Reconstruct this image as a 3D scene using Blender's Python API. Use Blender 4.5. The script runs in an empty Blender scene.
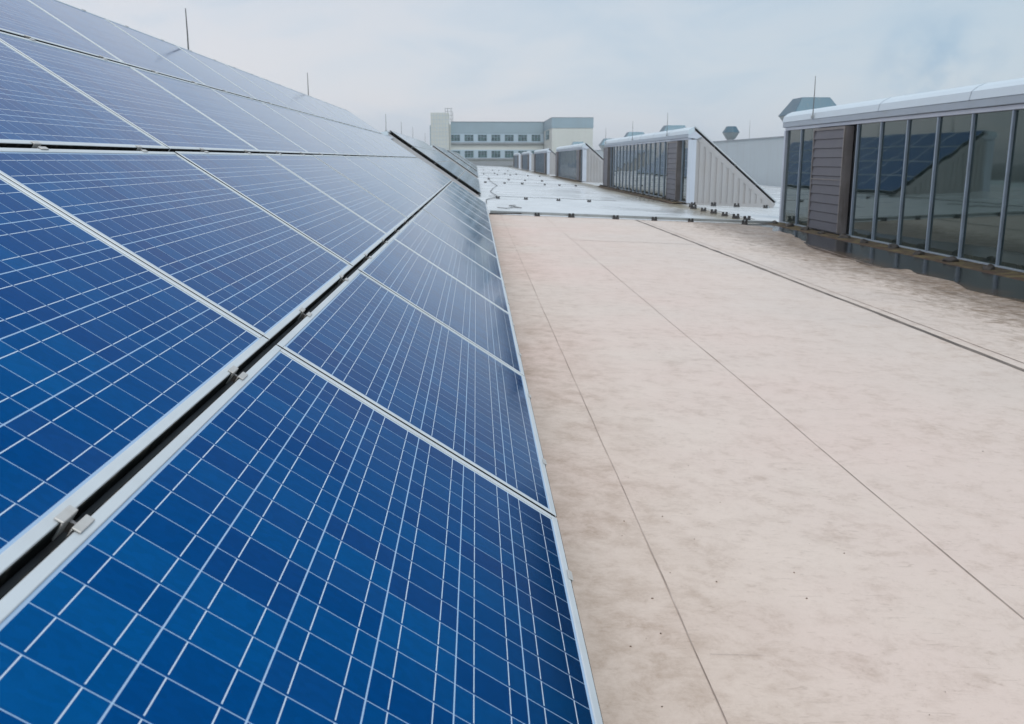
import bpy, bmesh, math, random
from mathutils import Vector, Matrix, noise
random.seed(7)
R = math.radians
scn = bpy.context.scene
col = scn.collection

# ------------------------------------------------------------------ camera
cd = bpy.data.cameras.new('camera'); cam = bpy.data.objects.new('camera', cd); col.objects.link(cam)
cd.sensor_width = 36; cd.lens = 924.83 / 1024 * 36
cd.clip_start = .02; cd.clip_end = 8000
cam.location = (0, 0, 0)
cam.rotation_euler = (math.pi / 2 - 0.215838, 0, -0.037949)
cd.dof.use_dof = True; cd.dof.focus_distance = 3.2; cd.dof.aperture_fstop = 9
scn.camera = cam

# ------------------------------------------------------------------ world (overcast) and sun
SUN_EL, SUN_AZ = R(58), R(168)          # azimuth from +Y towards +X
w = bpy.data.worlds.new('World'); scn.world = w; w.use_nodes = True
nt = w.node_tree; N = nt.nodes; Lk = nt.links; N.clear()
def nn(t, **k):
    n = N.new(t)
    for a, b in k.items(): setattr(n, a, b)
    return n
out = nn('ShaderNodeOutputWorld'); bg = nn('ShaderNodeBackground'); Lk.new(bg.outputs[0], out.inputs[0])
sky = nn('ShaderNodeTexSky', sky_type='NISHITA'); sky.sun_disc = False
sky.sun_elevation = SUN_EL; sky.sun_rotation = SUN_AZ; sky.air_density = 1.5; sky.dust_density = 3
tc = nn('ShaderNodeTexCoord'); sep = nn('ShaderNodeSeparateXYZ'); Lk.new(tc.outputs['Generated'], sep.inputs[0])
def vmath(op, a, b=None, c=None):
    m = nn('ShaderNodeMath', operation=op)
    for i, v in enumerate((a, b, c)):
        if v is None: continue
        if isinstance(v, (int, float)): m.inputs[i].default_value = v
        else: Lk.new(v, m.inputs[i])
    return m.outputs[0]
z = vmath('MAXIMUM', sep.outputs[2], 0.0)
ramp = nn('ShaderNodeValToRGB'); Lk.new(z, ramp.inputs[0])
els = ramp.color_ramp.elements
els[0].position = 0.0; els[0].color = (.725, .74, .795, 1)
els[1].position = 1.0; els[1].color = (.95, .99, 1.07, 1)
e = els.new(.07); e.color = (.71, .75, .81, 1)
e = els.new(.17); e.color = (.66, .72, .80, 1)
e = els.new(.45); e.color = (.74, .80, .90, 1)
# cloud mottling, stretched along the horizon
mp = nn('ShaderNodeMapping'); Lk.new(tc.outputs['Generated'], mp.inputs[0]); mp.inputs['Scale'].default_value = (3.2, 3.2, 9)
mp.inputs['Location'].default_value = (2.3, .4, .6)
nz = nn('ShaderNodeTexNoise'); nz.inputs['Scale'].default_value = 1.9; nz.inputs['Detail'].default_value = 7; nz.inputs['Roughness'].default_value = .55
nz.inputs['Distortion'].default_value = .6
Lk.new(mp.outputs[0], nz.inputs['Vector'])
mr = nn('ShaderNodeMapRange'); Lk.new(nz.outputs[0], mr.inputs[0])
mr.inputs['From Min'].default_value = .3; mr.inputs['From Max'].default_value = .7; mr.inputs['To Min'].default_value = .955; mr.inputs['To Max'].default_value = 1.045
# a darker ragged patch low in the sky on the right
def dotdir(d):
    v = nn('ShaderNodeVectorMath', operation='DOT_PRODUCT'); Lk.new(tc.outputs['Generated'], v.inputs[0]); v.inputs[1].default_value = Vector(d).normalized(); return v.outputs['Value']
dd = nn('ShaderNodeMapRange'); Lk.new(dotdir((.437, .893, .070)), dd.inputs[0]); dd.inputs['From Min'].default_value = .9972; dd.inputs['From Max'].default_value = .9998
dd.interpolation_type = 'SMOOTHSTEP'
nz2 = nn('ShaderNodeTexNoise'); nz2.inputs['Scale'].default_value = 20; nz2.inputs['Detail'].default_value = 6; Lk.new(tc.outputs['Generated'], nz2.inputs['Vector'])
n2 = nn('ShaderNodeMapRange'); Lk.new(nz2.outputs[0], n2.inputs[0]); n2.inputs['From Min'].default_value = .42; n2.inputs['From Max'].default_value = .68
pt = vmath('MULTIPLY', dd.outputs[0], n2.outputs[0])
pm = vmath('ADD', 1.0, 0.0)
mul = vmath('MULTIPLY', 1.0, pm)
cl = nn('ShaderNodeValToRGB'); Lk.new(nz.outputs[0], cl.inputs[0]); ce = cl.color_ramp.elements
ce[0].position = .34; ce[0].color = (.86, .93, .98, 1); ce[1].position = .62; ce[1].color = (1.0, 1.0, 1.0, 1); q_ = ce.new(.48); q_.color = (.95, .98, 1.0, 1)
cm = nn('ShaderNodeVectorMath', operation='MULTIPLY'); Lk.new(ramp.outputs[0], cm.inputs[0]); Lk.new(cl.outputs[0], cm.inputs[1])
vm = nn('ShaderNodeVectorMath', operation='SCALE'); Lk.new(cm.outputs[0], vm.inputs[0]); Lk.new(mul, vm.inputs['Scale'])
gx = nn('ShaderNodeCombineXYZ')
for i_, (k_, c_) in enumerate(((-.34, .30), (-.17, .20), (-.10, .10))): Lk.new(vmath('SUBTRACT', vmath('ADD', 1.0, vmath('MULTIPLY', sep.outputs[0], k_)), vmath('MULTIPLY', pt, c_)), gx.inputs[i_])
vg_ = nn('ShaderNodeVectorMath', operation='MULTIPLY'); Lk.new(vm.outputs[0], vg_.inputs[0]); Lk.new(gx.outputs[0], vg_.inputs[1]); vm = vg_
sc10 = nn('ShaderNodeVectorMath', operation='SCALE'); Lk.new(vm.outputs[0], sc10.inputs[0]); sc10.inputs['Scale'].default_value = 10.0
mix = nn('ShaderNodeMix', data_type='RGBA'); mix.inputs[0].default_value = .93
Lk.new(sky.outputs[0], mix.inputs[6]); Lk.new(sc10.outputs[0], mix.inputs[7])
Lk.new(mix.outputs[2], bg.inputs[0]); bg.inputs[1].default_value = .1

sl = bpy.data.lights.new('sun', 'SUN'); sl.energy = 1.6; sl.angle = R(25); sl.color = (1, .96, .9)
so = bpy.data.objects.new('sun', sl); col.objects.link(so)
sd = Vector((math.sin(SUN_AZ) * math.cos(SUN_EL), math.cos(SUN_AZ) * math.cos(SUN_EL), math.sin(SUN_EL)))
so.rotation_euler = (-sd).to_track_quat('-Z', 'Y').to_euler()
scn.view_settings.view_transform = 'Standard'; scn.view_settings.look = 'None'
scn.view_settings.exposure = 0; scn.view_settings.gamma = 1

# ------------------------------------------------------------------ material helpers
class NT:
    def __init__(s, name):
        s.m = bpy.data.materials.new(name); s.m.use_nodes = True
        s.t = s.m.node_tree; s.p = s.t.nodes['Principled BSDF']
    def n(s, t, **k):
        o = s.t.nodes.new(t)
        for a, b in k.items(): setattr(o, a, b)
        return o
    def l(s, a, b): s.t.links.new(a, b)
    def put(s, inp, v):
        if isinstance(v, (int, float)): inp.default_value = v
        elif isinstance(v, tuple): inp.default_value = v if len(v) == len(inp.default_value) else v + (1,)
        else: s.l(v, inp)
    def math(s, op, a, b=0.0, c=0.0, clamp=False):
        m = s.n('ShaderNodeMath', operation=op); m.use_clamp = clamp
        for i, v in enumerate((a, b, c)): s.put(m.inputs[i], v)
        return m.outputs[0]
    def mix(s, f, a, b):
        m = s.n('ShaderNodeMix', data_type='RGBA'); s.put(m.inputs[0], f); s.put(m.inputs[6], a); s.put(m.inputs[7], b); return m.outputs[2]
    def rng(s, v, a, b, c=0.0, d=1.0, smooth=False):
        m = s.n('ShaderNodeMapRange'); s.put(m.inputs[0], v)
        if smooth: m.interpolation_type = 'SMOOTHSTEP'
        for i, x in zip((1, 2, 3, 4), (a, b, c, d)): s.put(m.inputs[i], x)
        return m.outputs[0]
    def obj(s): return s.n('ShaderNodeTexCoord').outputs['Object']
    def pos(s): return s.n('ShaderNodeNewGeometry').outputs['Position']
    def map(s, v, scale=(1, 1, 1), rot=(0, 0, 0), loc=(0, 0, 0)):
        m = s.n('ShaderNodeMapping'); s.l(v, m.inputs[0]); m.inputs['Scale'].default_value = scale; m.inputs['Rotation'].default_value = rot; m.inputs['Location'].default_value = loc; return m.outputs[0]
    def noise(s, v, sc, det=4, rough=.5, dist=0):
        m = s.n('ShaderNodeTexNoise'); s.l(v, m.inputs['Vector']); m.inputs['Scale'].default_value = sc
        m.inputs['Detail'].default_value = det; m.inputs['Roughness'].default_value = rough; m.inputs['Distortion'].default_value = dist; return m.outputs[0]
    def sepx(s, v): m = s.n('ShaderNodeSeparateXYZ'); s.l(v, m.inputs[0]); return m.outputs
    def bump(s, h, st=.3, d=.01):
        b = s.n('ShaderNodeBump'); b.inputs['Strength'].default_value = st; b.inputs['Distance'].default_value = d; s.l(h, b.inputs['Height']); s.l(b.outputs[0], s.p.inputs['Normal'])
    def set(s, **k):
        nm = {'color': 'Base Color', 'rough': 'Roughness', 'metal': 'Metallic', 'ior': 'IOR', 'spec': 'Specular IOR Level', 'coat': 'Coat Weight', 'coatr': 'Coat Roughness', 'coati': 'Coat IOR'}
        for a, v in k.items(): s.put(s.p.inputs[nm[a]], v)
        return s.m

def weathered(name, c, rough=.5, metal=0.0, var=.12, sc=2.0, streak=True, dirt=(.25, .21, .16), da=.25):
    t = NT(name); P = t.pos()
    a = t.noise(P, sc, 6, .6)
    v = t.map(P, (3, 3, .35)) if streak else P
    b = t.noise(v, sc * 2.2, 5, .6)
    f = t.rng(a, .3, .7, 1 - var, 1 + var)
    hs = t.n('ShaderNodeHueSaturation'); t.put(hs.inputs['Color'], c); t.l(f, hs.inputs['Value'])
    cc = t.mix(t.math('MULTIPLY', t.rng(b, .5, .8), da), hs.outputs[0], dirt)
    return t.set(color=cc, rough=t.rng(a, .2, .8, rough - .08, rough + .1), metal=metal)

M = {}
# --- solar cell laminate: 20 x 6 half cells with two busbars, white backsheet showing in the gaps
PL, PW, FR = 1.872, .991, .0205          # panel length (along the row), width (up the slope), frame flange
def cell_material():
    t = NT('solar_cells'); o = t.obj(); X, Y, Z = t.sepx(o)
    m = .0325; cx = (PL - 2 * m) / 20; my = .0250; cy = (PW - 2 * my) / 6
    u = t.math('DIVIDE', t.math('SUBTRACT', X, m), cx); v = t.math('DIVIDE', t.math('SUBTRACT', Y, my), cy)
    fu = t.math('FRACT', u); fv = t.math('FRACT', v); iu = t.math('FLOOR', u); iv = t.math('FLOOR', v)
    def near(f, c, hw):            # 1 inside |f-c|<hw
        return t.math('LESS_THAN', t.math('ABSOLUTE', t.math('SUBTRACT', f, c)), hw)
    def edge(f, hw): return t.math('GREATER_THAN', t.math('ABSOLUTE', t.math('SUBTRACT', f, .5)), .5 - hw)
    gu = edge(fu, .0009 / cx); gv = edge(fv, .0014 / cy)
    outu = t.math('MAXIMUM', t.math('LESS_THAN', u, 0.0), t.math('GREATER_THAN', u, 20.0))
    outv = t.math('MAXIMUM', t.math('LESS_THAN', v, 0.0), t.math('GREATER_THAN', v, 6.0))
    outside = t.math('MAXIMUM', outu, outv)
    gap = t.math('MAXIMUM', t.math('MAXIMUM', gu, gv), outside)
    bus = t.math('MAXIMUM', near(fv, .25, .0010 / cy), near(fv, .75, .0010 / cy))
    bus = t.math('MULTIPLY', bus, t.math('GREATER_THAN', fu, .075))
    bus = t.math('MULTIPLY', bus, t.math('SUBTRACT', 1.0, outside))
    # per cell tint
    oi = t.n('ShaderNodeObjectInfo')
    cmb = t.n('ShaderNodeCombineXYZ'); t.l(iu, cmb.inputs[0]); t.l(iv, cmb.inputs[1]); t.l(t.math('MULTIPLY', oi.outputs['Random'], 97.0), cmb.inputs[2])
    wn = t.n('ShaderNodeTexWhiteNoise', noise_dimensions='3D'); t.l(cmb.outputs[0], wn.inputs['Vector'])
    r1 = wn.outputs['Value']; rc = t.sepx(wn.outputs['Color'])
    base = t.mix(r1, (.0010, .078, .262), (.0025, .112, .325))
    base = t.mix(t.rng(rc[1], .70, 1.0, 0.0, .5), base, (.016, .066, .232))
    # crystal grain
    vo = t.n('ShaderNodeTexVoronoi'); vo.inputs['Scale'].default_value = 110
    sc2 = t.map(o, (1, .55, 1), (0, 0, .4)); t.l(sc2, vo.inputs['Vector'])
    vg = t.sepx(vo.outputs['Color'])[0]
    hs = t.n('ShaderNodeHueSaturation'); t.l(base, hs.inputs['Color']); t.l(t.rng(vg, 0, 1, .94, 1.06), hs.inputs['Value'])
    # dust film, heavier towards the lower edge
    P = t.pos(); dn = t.noise(t.map(P, (1.2, .5, 1.2)), 2.2, 6, .6)
    low = t.rng(Y, 0.0, .12, 1.0, 0.0)
    dust = t.math('ADD', t.math('MULTIPLY', t.rng(dn, .42, .8), .012), t.math('MULTIPLY', low, .015))
    # the cell surface is a coloured, slightly rough mirror; metal tracks and backsheet scatter light
    gl = t.n('ShaderNodeBsdfGlossy'); t.l(hs.outputs[0], gl.inputs['Color']); gl.inputs['Roughness'].default_value = .21
    edge_x = t.math('GREATER_THAN', X, PL - m + .002)
    lc = t.mix(gap, (.52, .60, .70), (.32, .45, .62))
    lc = t.mix(edge_x, lc, (.56, .62, .66))
    lc = t.mix(t.math('GREATER_THAN', X, PL - FR - .0022), lc, (.05, .055, .06))
    di = t.n('ShaderNodeBsdfDiffuse'); t.l(t.mix(.25, lc, lc), di.inputs['Color'])
    line = t.math('MAXIMUM', bus, gap)
    dsp = t.n('ShaderNodeBsdfDiffuse'); t.put(dsp.inputs['Color'], (.30, .29, .27))
    m0 = t.n('ShaderNodeMixShader'); t.l(line, m0.inputs[0]); t.l(gl.outputs[0], m0.inputs[1]); t.l(di.outputs[0], m0.inputs[2])
    m1 = t.n('ShaderNodeMixShader'); t.l(t.math('MULTIPLY', dust, .7), m1.inputs[0]); t.l(m0.outputs[0], m1.inputs[1]); t.l(dsp.outputs[0], m1.inputs[2])
    # anti-reflective front glass: clear face-on, mirror-like only at grazing angles
    lw = t.n('ShaderNodeLayerWeight'); lw.inputs['Blend'].default_value = .5
    cth = t.math('SUBTRACT', 1.0, lw.outputs['Facing'])
    fr_ = t.math('EXPONENT', t.math('MULTIPLY', cth, t.math('MULTIPLY_ADD', cth, -18.5, -4.4)))
    g2 = t.n('ShaderNodeBsdfGlossy'); t.put(g2.inputs['Color'], (.93, .97, 1.0)); t.l(t.rng(dn, .3, .8, .05, .13), g2.inputs['Roughness'])
    m2 = t.n('ShaderNodeMixShader'); t.l(fr_, m2.inputs[0]); t.l(m1.outputs[0], m2.inputs[1]); t.l(g2.outputs[0], m2.inputs[2])
    t.l(m2.outputs[0], t.t.nodes['Material Output'].inputs['Surface'])
    t.t.nodes.remove(t.p)
    return t.m
M['cells'] = cell_material()
M['alu'] = weathered('anodised_aluminium', (.54, .59, .62), .42, .25, .06, 3, False, da=.12)
M['alu_dark'] = weathered('frame_side', (.10, .105, .11), .5, .2, .1, 3, False)
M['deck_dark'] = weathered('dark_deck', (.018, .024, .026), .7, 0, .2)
M['clamp'] = weathered('cast_clamp', (.47, .47, .455), .4, .3, .08, 8, False)
M['bolt'] = weathered('bolt_steel', (.30, .28, .27), .4, .8, .2, 20, False)
M['wall_metal'] = weathered('gable_sheet', (.37, .375, .38), .45, 0, .05, 1.2, True, (.34, .29, .24), .35)
M['post'] = weathered('pale_blue_post', (.52, .58, .66), .4, .1, .05, 1.5, True, da=.15)
M['cap'] = weathered('ridge_sheet', (.56, .66, .72), .36, .25, .025, .6, False, da=.05)
M['fascia'] = weathered('fascia_sheet', (.36, .43, .49), .35, .25, .06, 1.0, False, da=.15)
M['mullion'] = weathered('mullion_paint', (.30, .38, .46), .4, .1, .12, 4, True, (.16, .15, .14), .4)
M['louvre'] = weathered('louvre_metal', (.095, .098, .118), .45, .1, .14, 2.5, True, (.15, .15, .155), .4)
M['louvre_side'] = weathered('louvre_side', (.20, .19, .185), .5, .1, .2, 2.5, True, (.10, .08, .06), .8)
M['hood'] = weathered('vent_hood', (.065, .13, .175), .4, .3, .1, 2.5, True, (.2, .2, .19), .3)
M['galv'] = weathered('galvanised', (.33, .37, .38), .42, .5, .12, 3, False)
M['black'] = weathered('black_plastic', (.022, .022, .024), .55, 0, .2, 10, False)
M['gap_shade'] = weathered('gap_shade_black', (.012, .014, .014), .9, 0, .2, 10, False); M['gap_shade'].node_tree.nodes['Principled BSDF'].inputs['Specular IOR Level'].default_value = .05  # matt near-black that paints in the shade between neighbouring panels
M['wire'] = weathered('wire_metal', (.16, .165, .17), .45, .6, .1, 5, False)
M['plinth'] = weathered('plinth', (.035, .032, .028), .6, 0, .3, 3, False)
def moss_mat():
    t = NT('mossy_kerb'); P = t.pos(); a = t.noise(P, 4, 8, .7); b = t.noise(P, 22, 5, .6); x = t.sepx(P)[0]
    c = t.mix(t.rng(a, .44, .66), (.055, .036, .022), (.20, .165, .065))
    c = t.mix(t.rng(t.math('ADD', x, t.math('MULTIPLY', a, .4)), 7.12, 7.02), c, (.075, .040, .026))
    c = t.mix(t.rng(b, .48, .68), c, (.045, .038, .018))
    t.bump(b, 1, .03); return t.set(color=c, rough=.8)
M['moss'] = moss_mat()
def glass_mat():
    t = NT('dark_glazing'); o = t.pos(); a = t.noise(t.map(o, (1, .9, .5)), .9, 2, .4)
    P = t.sepx(o); d = t.noise(t.map(o, (2, 2, .6)), 3, 5, .6)
    low = t.rng(P[2], -1.45, -1.1, .5, 0.0)
    dirt = t.math('ADD', t.math('MULTIPLY', t.rng(d, .45, .8), .12), t.math('MULTIPLY', low, d))
    t.bump(a, .12, .03)
    return t.set(color=t.mix(dirt, (.010, .020, .019), (.11, .12, .10)), rough=t.rng(d, .3, .8, .015, .05), ior=1.78, spec=.5)
M['glass'] = glass_mat(); M['glass'].node_tree.nodes['Principled BSDF'].inputs['Specular Tint'].default_value = (.66, .98, .95, 1)
def water_mat():
    t = NT('puddle_water'); P = t.pos(); a = t.noise(t.map(P, (1, .6, 1)), 7, 4, .55); b = t.noise(t.map(P, (1, .7, 1)), 2.2, 7, .65); t.bump(a, .22, .02)
    x = t.sepx(P)[0]
    silt = t.rng(t.math('ADD', x, t.math('MULTIPLY', b, 1.1)), 6.6, 6.05)
    return t.set(color=t.mix(silt, (.016, .018, .020), (.12, .08, .05)), rough=t.rng(silt, 0.0, 1.0, .15, .38), ior=t.rng(silt, 0.0, 1.0, 1.25, 1.15))
M['water'] = water_mat()
XE = .246                                 # x of the panels' lower edge
def roof_z(x): return -1.25 - .04 * (x - XE)
def roof_near_mat():
    t = NT('weathered_membrane'); P = t.pos(); x, y, zz = t.sepx(P)
    big = t.noise(P, .6, 4, .55)
    med = t.noise(P, 2.4, 10, .74, .2)
    st = t.noise(t.map(P, (1, .7, 1), (0, 0, .9)), 5.5, 8, .72, 1.3)
    st2 = t.noise(t.map(P, (.8, 1.5, 1), (0, 0, -.5)), 3.6, 10, .80, .3)
    scr = t.noise(t.map(P, (1, 5, 1), (0, 0, .6)), 9, 4, .6, 1.6)
    fine = t.noise(P, 60, 5, .75)
    c = t.mix(t.rng(big, .38, .62), (.61, .515, .445), (.62, .495, .44))
    pinkx = t.rng(t.math('ADD', x, t.math('MULTIPLY', med, 2.0)), 1.6, 4.5)
    c = t.mix(pinkx, c, (.60, .53, .475))
    g1 = t.noise(P, 8.5, 10, .78, .25); g2 = t.noise(t.map(P, (1, 1.4, 1), (0, 0, .8)), 26, 9, .80, .4); g3 = t.noise(P, 130, 4, .7)
    patch = t.rng(med, .40, .66)
    c = t.mix(t.math('MULTIPLY', patch, .16), c, (.44, .35, .29))
    c = t.mix(t.math('MULTIPLY', t.math('MULTIPLY', t.rng(g1, .48, .66), t.rng(med, .32, .6)), .55), c, (.37, .28, .22))
    c = t.mix(t.math('MULTIPLY', t.math('MULTIPLY', t.rng(g2, .54, .66), t.rng(g1, .40, .6)), .50), c, (.28, .205, .155))
    c = t.mix(t.math('MULTIPLY', t.math('MULTIPLY', t.rng(scr, .61, .67), t.rng(st2, .42, .58)), .35), c, (.27, .205, .16))
    c = t.mix(t.math('MULTIPLY', t.rng(st2, .56, .70), .28), c, (.36, .28, .22))
    c = t.mix(t.math('MULTIPLY', t.rng(g3, .60, .75), .30), c, (.27, .21, .17))
    # brown rain wash next to the panels' lower edge
    ed = t.math('MULTIPLY', t.rng(t.math('SUBTRACT', x, t.math('MULTIPLY', med, .7)), .62, -.10), t.math('ADD', t.math('MULTIPLY', t.rng(g1, .36, .62), .75), .25))
    c = t.mix(t.math('MULTIPLY', ed, .62), c, (.30, .215, .15))
    # algae rim along the water
    rim = t.math('MULTIPLY', t.rng(t.math('ADD', x, t.math('ADD', t.math('MULTIPLY', med, 1.3), t.math('MULTIPLY', st, .9))), 5.75, 6.6), t.rng(g1, .33, .56, .25, 1.0))
    c = t.mix(t.math('MULTIPLY', rim, .88), c, (.088, .060, .040))
    band = t.math('MULTIPLY', t.rng(t.math('ADD', x, t.math('MULTIPLY', st, 2.2)), 5.2, 6.1), t.rng(st, .42, .62))
    c = t.mix(t.math('MULTIPLY', band, .7), c, (.19, .135, .085))
    mid = t.math('MULTIPLY', t.rng(t.math('ABSOLUTE', t.math('SUBTRACT', x, 3.8)), .55, 0.0), t.rng(st, .45, .7))
    c = t.mix(t.math('MULTIPLY', mid, .35), c, (.24, .18, .13))
    t.bump(t.math('ADD', med, t.math('MULTIPLY', fine, .3)), .22, .012)
    r = t.rng(big, .35, .65, .42, .6)
    return t.set(color=c, rough=r, spec=.4)
M['roof_near'] = roof_near_mat()
def roof_far_mat():
    t = NT('wet_white_membrane'); P = t.pos(); x, y, zz = t.sepx(P)
    med = t.noise(t.map(P, (1, .6, 1)), 1.1, 8, .65); big = t.noise(P, .35, 4, .5); st = t.noise(t.map(P, (1, .25, 1)), 3, 6, .65)
    c = t.mix(t.rng(med, .35, .7), (.565, .61, .635), (.47, .51, .535))
    al = t.math('MULTIPLY', t.rng(t.math('ADD', x, t.math('MULTIPLY', st, 2.0)), 6.5, 7.5), t.rng(x, 7.25, 7.0))
    c = t.mix(t.math('MULTIPLY', al, .85), c, (.15, .12, .055))
    c = t.mix(t.math('MULTIPLY', t.rng(st, .6, .8), .4), c, (.33, .31, .28))
    t.bump(med, .2, .01)
    return t.set(color=c, rough=t.rng(big, .35, .65, .18, .42), spec=.5)
M['roof_far'] = roof_far_mat()
M['seam'] = weathered('seam_dirt', (.19, .145, .115), .7, 0, .4, 6, False)

def seam_mat(name, dark, light, lo, hi):
    t = NT(name); P = t.pos(); a = t.noise(t.map(P, (3, .8, 3)), 1.6, 6, .7)
    return t.set(color=t.mix(t.rng(a, lo, hi), light, dark), rough=.7)
M['seam_faint'] = seam_mat('lap_line', (.19, .14, .115), (.50, .42, .37), .38, .60)
M['seam_dark'] = weathered('open_lap_dirt', (.10, .082, .07), .7, 0, .4, 5, False)
M['seam_dark'] = seam_mat('open_lap_dirt', (.075, .062, .052), (.24, .20, .17), .30, .60)
M['cream'] = weathered('cream_cladding', (.60, .635, .60), .6, 0, .03, .3, True, da=.1)
M['bluegrey'] = weathered('blue_grey_cladding', (.285, .395, .455), .5, 0, .05, .3, True, da=.1)
M['bluelight'] = weathered('light_blue_cladding', (.42, .55, .64), .5, 0, .05, .3, True, da=.05)
M['ledge'] = weathered('ledge_grey', (.30, .34, .37), .6, 0, .05, .3, False)
def wglass():
    t = NT('window_glass'); P = t.map(t.pos(), (1, 1, 2)); a = t.noise(P, .9, 2, .5)
    return t.set(color=t.mix(t.rng(a, .4, .6), (.015, .06, .075), (.06, .15, .16)), rough=.1, ior=1.5)
M['wglass'] = wglass()
M['render_white'] = weathered('white_render', (.46, .53, .56), .7, 0, .03, .4, True, (.3, .29, .27), .25)
M['ground'] = weathered('ground_asphalt', (.07, .075, .065), .9, 0, .3, .02, False)

# ------------------------------------------------------------------ mesh helpers
class MB:
    def __init__(s): s.v = []; s.f = []; s.mi = []
    def quad(s, pts, mi=0):
        i = len(s.v); s.v += [tuple(p) for p in pts]; s.f.append(tuple(range(i, i + len(pts)))); s.mi.append(mi); return s
    def box(s, a, b, mi=0):
        x0, y0, z0 = (min(a[i], b[i]) for i in range(3)); x1, y1, z1 = (max(a[i], b[i]) for i in range(3))
        i = len(s.v)
        s.v += [(x0, y0, z0), (x1, y0, z0), (x1, y1, z0), (x0, y1, z0), (x0, y0, z1), (x1, y0, z1), (x1, y1, z1), (x0, y1, z1)]
        for f in ((3, 2, 1, 0), (4, 5, 6, 7), (0, 1, 5, 4), (1, 2, 6, 5), (2, 3, 7, 6), (3, 0, 4, 7)):
            s.f.append(tuple(i + k for k in f)); s.mi.append(mi)
        return s
    def prism_y(s, prof, y0, y1, mi=0, caps=True):       # prof: (x,z) loop
        n = len(prof); i = len(s.v)
        s.v += [(p[0], y0, p[1]) for p in prof] + [(p[0], y1, p[1]) for p in prof]
        for k in range(n):
            s.f.append((i + k, i + (k + 1) % n, i + n + (k + 1) % n, i + n + k)); s.mi.append(mi)
        if caps:
            s.f.append(tuple(range(i, i + n))); s.f.append(tuple(range(i + 2 * n - 1, i + n - 1, -1))); s.mi += [mi, mi]
        return s
    def prism_z(s, prof, z0, z1, mi=0, k0=1.0, k1=1.0, c=(0, 0)):   # prof (x,y) about c, scaled
        n = len(prof); i = len(s.v)
        s.v += [(c[0] + p[0] * k0, c[1] + p[1] * k0, z0) for p in prof] + [(c[0] + p[0] * k1, c[1] + p[1] * k1, z1) for p in prof]
        for k in range(n):
            s.f.append((i + k, i + (k + 1) % n, i + n + (k + 1) % n, i + n + k)); s.mi.append(mi)
        s.f.append(tuple(range(i, i + n))[::-1]); s.f.append(tuple(range(i + n, i + 2 * n))); s.mi += [mi, mi]
        return s
    def tube(s, pts, r, n=6, mi=0):
        pts = [Vector(p) for p in pts]; rings = []
        for k, p in enumerate(pts):
            d = (pts[min(k + 1, len(pts) - 1)] - pts[max(k - 1, 0)]).normalized()
            a = d.orthogonal().normalized() if abs(d.z) > .9 else Vector((0, 0, 1)).cross(d).normalized(); b = d.cross(a)
            rr = r if not isinstance(r, (list, tuple)) else r[k]
            i = len(s.v); s.v += [tuple(p + (a * math.cos(q) + b * math.sin(q)) * rr) for q in [2 * math.pi * j / n for j in range(n)]]; rings.append(i)
        for A, B in zip(rings, rings[1:]):
            for j in range(n): s.f.append((A + j, A + (j + 1) % n, B + (j + 1) % n, B + j)); s.mi.append(mi)
        s.f.append(tuple(rings[0] + j for j in range(n))[::-1]); s.f.append(tuple(rings[-1] + j for j in range(n))); s.mi += [mi, mi]
        return s
    def build(s, name, mats, parent=None, bevel=0, smooth=False, fix=True):
        me = bpy.data.meshes.new(name); me.from_pydata(s.v, [], s.f)
        if not isinstance(mats, (list, tuple)): mats = [mats]
        for m in mats: me.materials.append(m)
        me.polygons.foreach_set('material_index', s.mi)
        if fix:
            bm = bmesh.new(); bm.from_mesh(me); bmesh.ops.recalc_face_normals(bm, faces=bm.faces)
            if bevel: bmesh.ops.bevel(bm, geom=[e for e in bm.edges if len(e.link_faces) == 2 and e.calc_face_angle(0) > .6], offset=bevel, segments=1, affect='EDGES')
            bm.to_mesh(me); bm.free()
        if smooth: me.polygons.foreach_set('use_smooth', [True] * len(me.polygons))
        me.update()
        o = bpy.data.objects.new(name, me); col.objects.link(o)
        if parent: o.parent = parent
        return o
def tag(o, label=None, cat=None, group=None, kind=None):
    for k, v in (('label', label), ('category', cat), ('group', group), ('kind', kind)):
        if v: o[k] = v
    return o
def empty(name, loc=(0, 0, 0)):
    o = bpy.data.objects.new(name, None); o.location = loc; o.empty_display_size = .2; col.objects.link(o); return o
def kids(o): return [c for c in bpy.data.objects if c.parent == o]
def copy_tree(o, parent=None, ch=None):
    c = o.copy(); col.objects.link(c); c.parent = parent
    for k in (ch if ch is not None else kids(o)): copy_tree(k, c)
    return c
ORD = ['first', 'second', 'third', 'fourth', 'fifth', 'sixth', 'seventh', 'eighth', 'ninth', 'tenth', 'eleventh', 'twelfth', 'thirteenth', 'fourteenth']

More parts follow.
